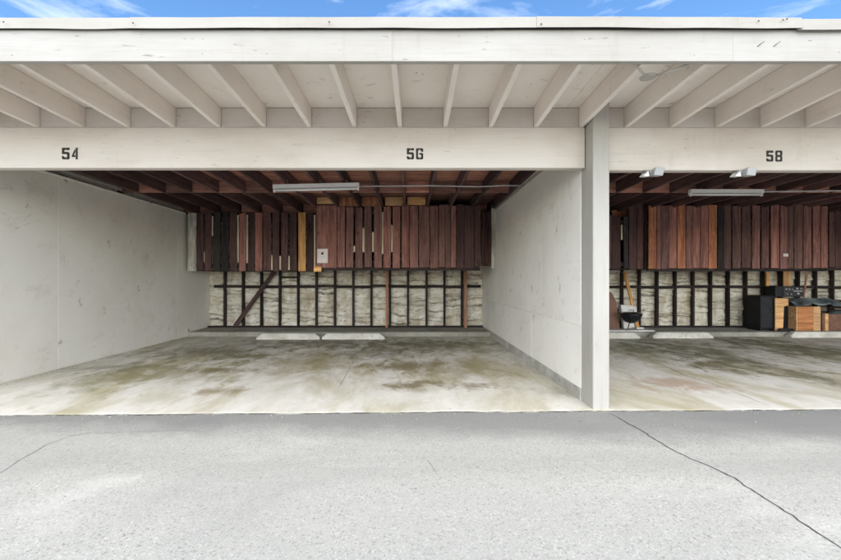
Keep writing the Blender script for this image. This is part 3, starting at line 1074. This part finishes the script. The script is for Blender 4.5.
LE = locker('gappy locker of red brown pickets at the right above the stacked boxes', 7.50, 205.0, 268.3,
            [(717.6, 724.0, 'n', -0.8), (724.2, 731.2, 'p', -0.2), (732.2, 740.8, 'r'), (742.0, 750.6, 'p'), (752.0, 760.0, 'r'), (761.6, 769.2, 'p'), (771.0, 779.0, 'r'),
             (780.2, 787.2, 'r', 0.2), (787.4, 794.0, 'r', -0.9), (794.6, 803.2, 'r', -0.6), (804.0, 811.8, 'r'), (813.0, 820.4, 'r'), (821.2, 828.0, 'r')], (M_purple, M_purple))
for px, y0, y1 in ((741.4, 214, 220), (751.3, 236, 262), (761.0, 214, 230), (770.2, 222, 240)):
    box('batten', X(px - 0.6, 7.53), X(px + 0.6, 7.53), 7.525, 7.533, Z(y1, 7.53), Z(y0, 7.53), M_rust, LE, 0.002)
box('staple_plate', X(783.5, 7.48), X(788.5, 7.48), 7.484, 7.49, Z(256.5, 7.48), Z(253.6, 7.48), M_paper, LE, 0.0)
LF = locker('dim set back locker cut off by the right picture edge', 7.95, 211.5, 267.5,
            [(829.0, 835.2, 'p', 0.6), (836.0, 844.0, 'p'), (845.2, 853.0, 'p'), (854.5, 862.0, 'p'), (863.5, 871.0, 'p'), (872.0, 880.0, 'p')], (None, M_purple))

# ------------------------------------------------------------------ wheel stops
def wheel_stop(label, pa, pb, py, seed):
    Y0 = CAM_H * F / (py - VY)
    x0, x1 = X(pa, Y0), X(pb, Y0)
    n = 26
    L = x1 - x0
    vs, fs = [], []
    for i in range(n + 1):
        t = i / n
        x = x0 + L * t
        ed = min(t, 1 - t) * L
        taper = min(1.0, 0.35 + ed / 0.10 * 0.65)
        j = lambda k: 0.004 * noise.noise((x * 9, seed, k))
        h = 0.118 * taper + j(1)
        vs += [(x, Y0 + j(2), 0.001), (x, Y0 + 0.022 + j(3), h * 0.86), (x, Y0 + 0.040 + j(4), h), (x, Y0 + 0.115, h + j(5)), (x, Y0 + 0.135, h * 0.86), (x, Y0 + 0.155, 0.001)]
    m = 6
    for i in range(n):
        for k in range(m - 1):
            a = i * m + k
            fs.append((a, a + m, a + m + 1, a + 1))
    fs.append(tuple(range(m)))
    fs.append(tuple(n * m + k for k in reversed(range(m))))
    o = Vector(((x0 + x1) / 2, Y0 + 0.07, 0))
    ob = link('wheel_stop', mesh([Vector(v) - o for v in vs], fs, M_stop), M_stop, None, o)
    return tag(ob, label, 'wheel stop', 'concrete wheel stops')


wheel_stop('pale concrete wheel stop, left of the butted pair in the left bay', 256.0, 319.6, 339.6, 1)
wheel_stop('pale concrete wheel stop, right of the butted pair in the left bay', 321.6, 384.6, 339.5, 2)
wheel_stop('pale concrete wheel stop just right of the white post, below the barbecue', 581, 640.5, 338.6, 3)
wheel_stop('long pale concrete wheel stop in the middle of the right bay', 653.5, 714.0, 338.4, 4)
wheel_stop('pale concrete wheel stop in front of the orange box', 792.0, 858, 337.8, 5)


# ------------------------------------------------------------------ lights, conduits, sensors
def strip_light(label, pa, pb, py, Y, tilt=0.0):
    x0, x1, z = X(pa, Y), X(pb, Y), Z(py, Y)
    xc = (x0 + x1) / 2
    L = x1 - x0
    t = thing('strip_light', label, 'strip light', (xc, Y, z))
    R = (0, tilt, 0)
    link('housing', box_me(L, 0.07, 0.062, 0.005, M_fix), M_fix, t, (xc, Y, z + 0.018), R)
    # reflector wings
    hv = []
    for x in (-L / 2 + .01, L / 2 - .01):
        hv += [(x, -0.050, -0.026), (x, -0.038, -0.016), (x, 0.038, -0.016), (x, 0.050, -0.026)]
    link('reflector', mesh(hv, [(0, 1, 5, 4), (1, 2, 6, 5), (2, 3, 7, 6)], M_fix), M_fix, t, (xc, Y, z), R)
    tb = tube_me([(-L / 2 + .03, 0, 0), (L / 2 - .03, 0, 0)], 0.0145, 12, M_tube)
    link('tube', tb, M_tube, t, (xc, Y, z - 0.034), R)
    for s in (-1, 1):
        link('lamp_holder', box_me(0.022, 0.034, 0.05, 0.003, M_fix), M_fix, t, (xc + s * (L / 2 - .015), Y, z - 0.032 - s * math.tan(tilt) * L / 2), R)
    for s in (-0.33, 0.05, 0.36):
        zz = z + 0.042 - math.tan(tilt) * s * L
        tube('hanger', [(xc + s * L, Y, zz), (xc + s * L - .01, Y, zr(Y) + 0.02)], 0.004, M_pipe, t, 6)
    return t


strip_light('white strip light hanging under the dark ceiling of the left bay', 273.3, 359.2, 187.3, 5.62, RAD(-1.3))
strip_light('white strip light under the ceiling of the right bay', 689.5, 762.5, 192.6, 6.12, 0)

c1 = [(X(359, 5.66), 5.66, Z(186.2, 5.66)), (X(430, 5.66), 5.66, Z(185.6, 5.66)), (X(478, 5.66), 5.66, Z(186.6, 5.66)), (X(505, 5.66), 5.66, Z(185.4, 5.66)), (XP0 - 0.005, 5.66, Z(185.6, 5.66))]
tag(tube('conduit', c1, 0.010, M_pipe, None), 'thin grey conduit running from the left strip light to the partition', 'conduit')
c2 = [(X(762, 6.14), 6.14, Z(191.6, 6.14)), (X(841, 6.14), 6.14, Z(190.6, 6.14)), (8.2, 6.14, Z(190.4, 6.14))]
tag(tube('conduit', c2, 0.012, M_pipe, None), 'thin grey conduit running right from the right bay strip light', 'conduit')


def flood(label, px, py):
    Y = YB + 0.03
    z = Z(170.3, YB)
    x = X(px, Y)
    t = thing('flood_light', label, 'flood light', (x, Y, z), 'flood lights under the beam')
    link('bracket', box_me(0.04, 0.05, 0.03, 0.004, M_grey), M_grey, t, (x - .02, Y, z - 0.012))
    # head: a shallow wedge, wide at the front edge, raked like a parallelogram from the front
    w2 = 0.046
    p = [(-w2 - .012, -0.04, -0.058), (w2 - .022, -0.04, -0.064), (w2 - .022, 0.05, -0.054), (-w2 - .012, 0.05, -0.050),
         (-w2 + .008, -0.035, 0.018), (w2 + .004, -0.035, 0.014), (w2, 0.06, 0.0), (-w2, 0.06, 0.0)]
    hexa('head', [(x + a + .02, Y + b - 0.045, z + c) for a, b, c in p], M_grey, t, (x, Y, z))
    lx = x - w2 - .015
    hexa('sensor', [(lx - .062, Y - .06, z - .060), (lx - .003, Y - .06, z - .064), (lx - .003, Y + .01, z - .058), (lx - .062, Y + .01, z - .055),
                    (lx - .025, Y - .05, z - .028), (lx - .003, Y - .05, z - .010), (lx - .003, Y + .01, z - .005), (lx - .03, Y + .01, z - .02)], M_lens, t, (lx, Y, z))
    hexa('hood', [(lx - .04, Y - .055, z - .030), (lx - .002, Y - .055, z - .012), (lx - .002, Y + .04, z - .002), (lx - .03, Y + .04, z - .012),
                  (lx - .03, Y - .055, z - .018), (lx + .004, Y - .055, z + .006), (lx + .004, Y + .04, z + .006), (lx - .02, Y + .04, z - .002)], M_grey, t, (lx, Y, z))
    return t


flood('small grey flood light under the beam next to the white post', 652.5, 171)
flood('small grey flood light under the beam near number 58', 743.0, 171)

# round junction box on the eave with its cable behind the fascia
jx, jy = X(648, 2.84), 2.84
jz = zr(2.84) - 0.001
jb = thing('junction_box', 'round white junction box on an eave rafter with cable', 'junction box', (jx, jy, jz))
me = lathe_me([(0.0, -0.013), (0.045, -0.012), (0.054, -0.008), (0.056, 0.0)], 24)
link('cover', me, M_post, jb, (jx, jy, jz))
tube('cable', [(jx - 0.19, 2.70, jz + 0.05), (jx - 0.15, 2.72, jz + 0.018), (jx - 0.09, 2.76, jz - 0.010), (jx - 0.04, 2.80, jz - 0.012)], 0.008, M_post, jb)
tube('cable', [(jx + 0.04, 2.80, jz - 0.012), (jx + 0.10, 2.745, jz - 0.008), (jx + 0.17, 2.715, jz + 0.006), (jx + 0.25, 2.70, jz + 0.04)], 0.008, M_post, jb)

sx, sy, sz = X(493, 7.5), 7.53, Z(205.5, 7.5)
sn = thing('security_camera', 'small black dome camera on the corner of the locker and partition', 'camera', (sx, sy, sz))
link('dome', lathe_me([(0.0, -0.05), (0.022, -0.046), (0.04, -0.03), (0.048, -0.008), (0.048, 0.02), (0.0, 0.022)], 18, M_blackm), M_blackm, sn, (sx, sy, sz), (RAD(-60), 0, 0))
link('mount', box_me(0.05, 0.05, 0.05, 0.004, M_blackp), M_blackp, sn, (sx + 0.02, sy + 0.035, sz + 0.045))

# ------------------------------------------------------------------ things left in the right bay
LZ = 0.092


def boxthing(name, label, cat, parts, loc):
    t = thing(name, label, cat, loc)
    for nm, (x0, x1, y0, y1, z0, z1), m in parts:
        box(nm, x0, x1, y0, y1, z0, z1, m, t, 0.004)
    return t


# leaning pine plank
pA, pB = Vector((X(638, 8.50), 8.50, LZ + 0.02)), Vector((X(624.5, 8.78), 8.78, Z(271.5, 8.78)))
pA = pA + (pB - pA) * 0.0
d = pB - pA
pl = link('plank', box_me(0.085, 0.03, d.length, 0.004, M_orange), M_orange, None, (pA + pB) / 2)
pl.rotation_euler = d.to_track_quat('Z', 'Y').to_euler()
tag(pl, 'orange pine plank leaning on the rear studs behind the black barbecue', 'plank')

# brown hardboard sheet leaning, sloping top corner
Yh = 8.42
hp = poly_me([[(X(603, Yh), LZ + .01), (X(619.5, Yh), LZ + .01), (X(617.0, Yh), Z(302, Yh)), (X(612.5, Yh), Z(292.5, Yh)), (X(603, Yh), Z(288.5, Yh))]], 0.012, M_hard)
hb = link('hardboard_sheet', hp, M_hard, None, (0, Yh, 0), (RAD(-3), 0, 0))
tag(hb, 'brown hardboard sheet with sloped corner leaning just right of the white post', 'board')

# white foam block behind the barbecue
Yq = 8.62
fo = link('foam_block', poly_me([[(X(618.5, Yq), Z(304.5, Yq)), (X(634, Yq), Z(306, Yq)), (X(636.5, Yq), LZ + .012), (X(622, Yq), LZ + .012)]], 0.09, M_foam), M_foam, None, (0, Yq, 0))
tag(fo, 'off white foam block standing behind the black barbecue', 'foam block')

# pale flat boards lying on the ledge
bx = thing('flat_board', 'pale flat board lying on the ledge under the barbecue', 'board', (X(630, 8.2), 8.2, LZ))
box('board_face', X(606, 8.2), X(652, 8.2), 8.09, 8.33, LZ + .006, LZ + .030, M_foam, bx, 0.004, (0, 0, RAD(2)))
box('edge_lip', X(640, 8.2), X(648, 8.2), 8.34, 8.42, LZ + .006, LZ + .06, M_foam, bx, 0.004)

# kettle barbecue
gx, gy = X(631, 8.22), 8.22
gz = Z(314.0, 8.22)
gr = thing('barbecue', 'small black kettle barbecue standing on the ledge near the post', 'barbecue', (gx, gy, LZ))
R0 = 0.208
link('bowl', lathe_me([(0.0, -0.190), (0.05, -0.186), (0.11, -0.160), (0.165, -0.105), (0.197, -0.045), (R0, 0.0), (R0 + .004, 0.006)], 32, M_blackm), M_blackm, gr, (gx, gy, gz))
link('lid', lathe_me([(R0 + .007, -0.004), (R0 + .007, 0.006), (0.19, 0.020), (0.14, 0.036), (0.07, 0.045), (0.0, 0.047)], 32, M_blackm), M_blackm, gr, (gx, gy, gz))
tube('handle', [(gx - .055, gy, gz + .042), (gx - .05, gy, gz + .078), (gx + .05, gy, gz + .078), (gx + .055, gy, gz + .042)], 0.007, M_blackp, gr)
for a in (100, 215, 330):
    ca, sa = math.cos(RAD(a)), math.sin(RAD(a))
    tube('leg', [(gx + .05 * ca, gy + .05 * sa, gz - .18), (gx + .12 * ca, gy + .09 * sa, LZ + .031)], 0.006, M_steel, gr)

# black cabinet
Yc = 8.28
cx0, cx1 = X(760.5, Yc), X(774.0, Yc)
ct = Z(295.6, Yc)
cab = boxthing('cabinet', 'tall black laminate cabinet, largest of the things stacked on the ledge', 'cabinet',
               [('side_panel', (cx0, cx0 + .018, Yc, Yc + .34, LZ, ct), M_blackp), ('side_panel', (cx1 - .018, cx1, Yc, Yc + .34, LZ, ct), M_blackp),
                ('top_panel', (cx0 + .02, cx1 - .02, Yc, Yc + .34, ct - .02, ct - .001), M_blackp), ('base_panel', (cx0 + .02, cx1 - .02, Yc + .01, Yc + .34, LZ + .03, LZ + .05), M_blackp),
                ('door', (cx0 + .021, cx1 - .021, Yc + .004, Yc + .020, LZ + .055, ct - .024), M_blackp)], ((cx0 + cx1) / 2, Yc, LZ))
box('door_handle', cx1 - .07, cx1 - .055, Yc - .012, Yc + .003, ct - .36, ct - .26, M_blackm, cab, 0.003)

# L shaped plywood scrap beside it
Yl = 8.26
lsh = link('plywood_scrap', poly_me([[(X(774.6, Yl), LZ + .03), (X(782.2, Yl), LZ + .03), (X(783.2, Yl), Z(305, Yl)), (X(787.6, Yl), Z(304, Yl)), (X(787.4, Yl), Z(297, Yl)), (X(774.4, Yl), Z(296.6, Yl))]], 0.018, M_orangex), M_orangex, None, (0, Yl, -0.03), (RAD(0), 0, 0))
tag(lsh, 'tan L shaped plywood scrap standing against the black cabinet', 'plywood')

# black crate behind, between scrap and orange box
kx0, kx1 = X(783.6, 8.42), X(793.5, 8.42)
boxthing('black_case', 'low black case wedged between the plywood scrap and orange box', 'case',
         [('shell', (kx0, kx1, 8.40, 8.70, LZ, Z(299.5, 8.4)), M_blackp), ('lid', (kx0 - .006, kx1 + .006, 8.395, 8.70, Z(299.4, 8.4), Z(298.2, 8.4)), M_blackm)], (kx0, 8.55, LZ))

# black stereo stack on the case and cabinet
Ys = 8.46
s0, s1, s2 = X(775.5, Ys), X(783.5, Ys), X(803.0, Ys)
st = thing('stereo', 'black stereo receiver with knobs on top of the cabinet', 'stereo', ((s1 + s2) / 2, Ys, Z(297.6, Ys)))
box('body', s0, s2, Ys + .004, Ys + .26, Z(297.0, Ys), Z(286.2, Ys), M_blackp, st, 0.005)
box('front_panel', s1, s2 - .005, Ys - .010, Ys + .003, Z(296.6, Ys), Z(286.8, Ys), M_blackm, st, 0.003)
for i, (px, py, r) in enumerate(((785.6, 289.2, .016), (788.6, 289.2, .016), (791.6, 289.4, .012), (796.4, 288.6, .020), (800.4, 288.6, .014), (786.5, 294.0, .012), (790.5, 294.2, .012), (797.5, 293.6, .024))):
    me = lathe_me([(0.0, 0.018), (r * .9, 0.018), (r, 0.0)], 14)
    link('knob', me, M_pipe, st, (X(px, Ys), Ys - .010, Z(py, Ys)), (RAD(90), 0, 0))
box('display', X(793.2, Ys), X(801.5, Ys), Ys - .0125, Ys - .0102, Z(291.6, Ys), Z(290.6, Ys), M_grey, st, 0.0)

# upright pine pieces behind the stereo
b1 = box('pine_offcut', X(783.4, 8.78), X(791.0, 8.78), 8.77, 8.80, Z(287.5, 8.78), Z(268.6, 8.78), M_orange, None, 0.004)
tag(b1, 'wide orange pine offcut upright behind the stereo', 'offcut')
b2 = box('pine_offcut', X(765.3, 8.80), X(768.2, 8.80), 8.77, 8.81, Z(296.5, 8.80), Z(272.5, 8.80), M_orange, None, 0.004)
tag(b2, 'narrow pine strip upright behind the black cabinet', 'offcut')

# orange veneered drawer box and its small neighbour
Yo = 8.22
o0, o1, o2 = X(796.5, Yo), X(813.6, Yo), X(821.0, Yo)
ot = Z(306.8, Yo)
boxthing('drawer_box', 'orange veneered wooden box with a pale wood edge', 'wooden box',
         [('front_panel', (o0 + .03, o1, Yo, Yo + .02, LZ + .004, ot), M_ply), ('edge_strip', (o0, o0 + .028, Yo + .002, Yo + .30, LZ, ot + .004), M_orangex),
          ('side_panel', (o1 + .002, o2, Yo + .004, Yo + .30, LZ, ot + .002), M_orangex), ('top_panel', (o0 + .03, o1, Yo + .022, Yo + .30, ot - .018, ot - .002), M_ply)], ((o0 + o2) / 2, Yo, LZ))
q0, q1, q2 = X(822.8, Yo), X(828.6, Yo), X(852, Yo)
qt = Z(313.2, Yo)
boxthing('small_crate', 'low brown crate right of the orange box at the picture edge', 'crate',
         [('end_panel', (q0, q0 + .05, Yo + .006, Yo + .3, LZ, qt), M_hard), ('edge_strip', (q0 + .052, q1, Yo, Yo + .3, LZ + .002, qt - .01), M_orangex),
          ('front_panel', (q1 + .002, q2, Yo + .012, Yo + .03, LZ + .004, qt - .02), M_hard), ('slat', (q1 + .002, q2, Yo - .002, Yo + .010, LZ + .12, LZ + .19), M_hard),
          ('base_panel', (q1 + .002, q2, Yo + .032, Yo + .3, LZ + .004, LZ + .02), M_hard)], ((q0 + q2) / 2, Yo, LZ))


# crumpled plastic sheet thrown over the boxes
def tarp():
    nx, ny = 60, 24
    x0, x1 = X(793.0, 8.3), X(872, 8.3)
    y0, y1 = 8.20, 8.74
    vs, fs = [], []
    for j in range(ny + 1):
        for i in range(nx + 1):
            u, v = i / nx, j / ny
            x = x0 + (x1 - x0) * u
            y = y0 + (y1 - y0) * v
            base = Z(306.2, 8.3) + 0.10 * math.sin(min(1, v * 1.6) * math.pi / 2) + 0.035 * math.sin(u * 5)
            drop = 0
            if u > 0.42:
                drop = -0.13 * max(0, 1 - v * 3) * min(1, (u - 0.42) * 5)
            z = base + drop + 0.05 * noise.noise((x * 3.2, y * 5, 1)) + 0.035 * abs(noise.noise((x * 8, y * 11, 5))) + 0.012 * noise.noise((x * 24, y * 24, 2))
            vs.append((x, y + 0.03 * noise.noise((x * 5, y * 5, 8)), max(z, ot + 0.012)))
    for j in range(ny):
        for i in range(nx):
            a = j * (nx + 1) + i
            fs.append((a, a + 1, a + nx + 2, a + nx + 1))
    o = Vector(((x0 + x1) / 2, 8.4, ot))
    me = mesh([Vector(v) - o for v in vs], fs, M_tarp, True)
    ob = link('plastic_sheet', me, M_tarp, None, o)
    md = ob.modifiers.new('thickness', 'SOLIDIFY')
    md.thickness = 0.004
    tag(ob, 'crumpled grey green plastic sheet draped over the boxes at the right', 'plastic sheet')
    # the pile of bags that carries it
    n = 16
    bx0, bx1 = X(823, 8.5), X(868, 8.5)
    b = link('bundle', lathe_me([(0.0, 0.40), (0.12, 0.385), (0.21, 0.30), (0.24, 0.16), (0.20, 0.0), (0, 0)], 20, M_tarp), M_tarp, None, ((bx0 + bx1) / 2, 8.56, LZ))
    b.scale = (1.7, 0.8, 1)
    tag(b, 'dark bundle under the plastic sheet behind the low crate', 'bundle')


tarp()


# loose grit swept against the slab edge and along the walls
def grit():
    rg = random.Random(3)
    bm = bmesh.new()
    spots = []
    for i in range(150):
        x = rg.uniform(-4.2, 5.5)
        spots.append((x, slab_edge(x) - abs(rg.gauss(0, 0.09)) - 0.01, -0.007))
    for i in range(70):
        spots.append((XL + 0.03 + abs(rg.gauss(0, 0.05)), rg.uniform(3.9, 8.0), 0))
        spots.append((XP0 - 0.04 - abs(rg.gauss(0, 0.06)), rg.uniform(3.9, 8.0), 0))
    for i in range(110):
        spots.append((rg.uniform(-4, 6), rg.uniform(1.5, 3.3), -0.007))
        spots.append((rg.uniform(-4, 6), rg.uniform(6.4, 8.0), 0))
    for x, y, z in spots:
        k = rg.uniform(0.003, 0.008)
        res = bmesh.ops.create_icosphere(bm, subdivisions=1, radius=k)
        for v in res['verts']:
            v.co = Vector((v.co.x * rg.uniform(.7, 1.5), v.co.y * rg.uniform(.7, 1.3), v.co.z * .6)) + Vector((x, y, z + k * .4))
    me = D.meshes.new('grit')
    bm.to_mesh(me)
    bm.free()
    o = link('grit', me, M_kerb, None, (0, 0, 0))
    tag(o, 'loose grit and small stones scattered over slab and asphalt', 'grit', kind='stuff')


grit()


# more clutter in the pile at the right edge
px0 = X(829, 8.62)
c = boxthing('dark_crate', 'dark slatted crate behind the plastic sheet under the right locker', 'crate',
             [('slat', (px0, px0 + .62, 8.60, 8.62, LZ + .02 + k * .105, LZ + .10 + k * .105), M_darkx) for k in range(6)] +
             [('corner_post', (px0 + d, px0 + d + .04, 8.622, 8.66, LZ, LZ + .66), M_dark) for d in (0.0, .58)], (px0, 8.62, LZ))
tag(tube('cable_coil', [(X(786 + 9 * math.cos(a * .55) * (1 - a * .006), 8.16), 8.16 + .05 * math.sin(a * .55), LZ + .012 + a * .0012) for a in range(40)], 0.006, M_blackm, None, 6),
    'black cable coiled on the ledge in front of the black case', 'cable')
st2 = box('wood_strip', X(803.5, 8.7), X(805.2, 8.7), 8.70, 8.72, LZ + .2, Z(274, 8.7), M_rust, None, 0.003, (0, RAD(7), 0))
tag(st2, 'thin brown strip leaning behind the stereo at its right', 'wood strip')
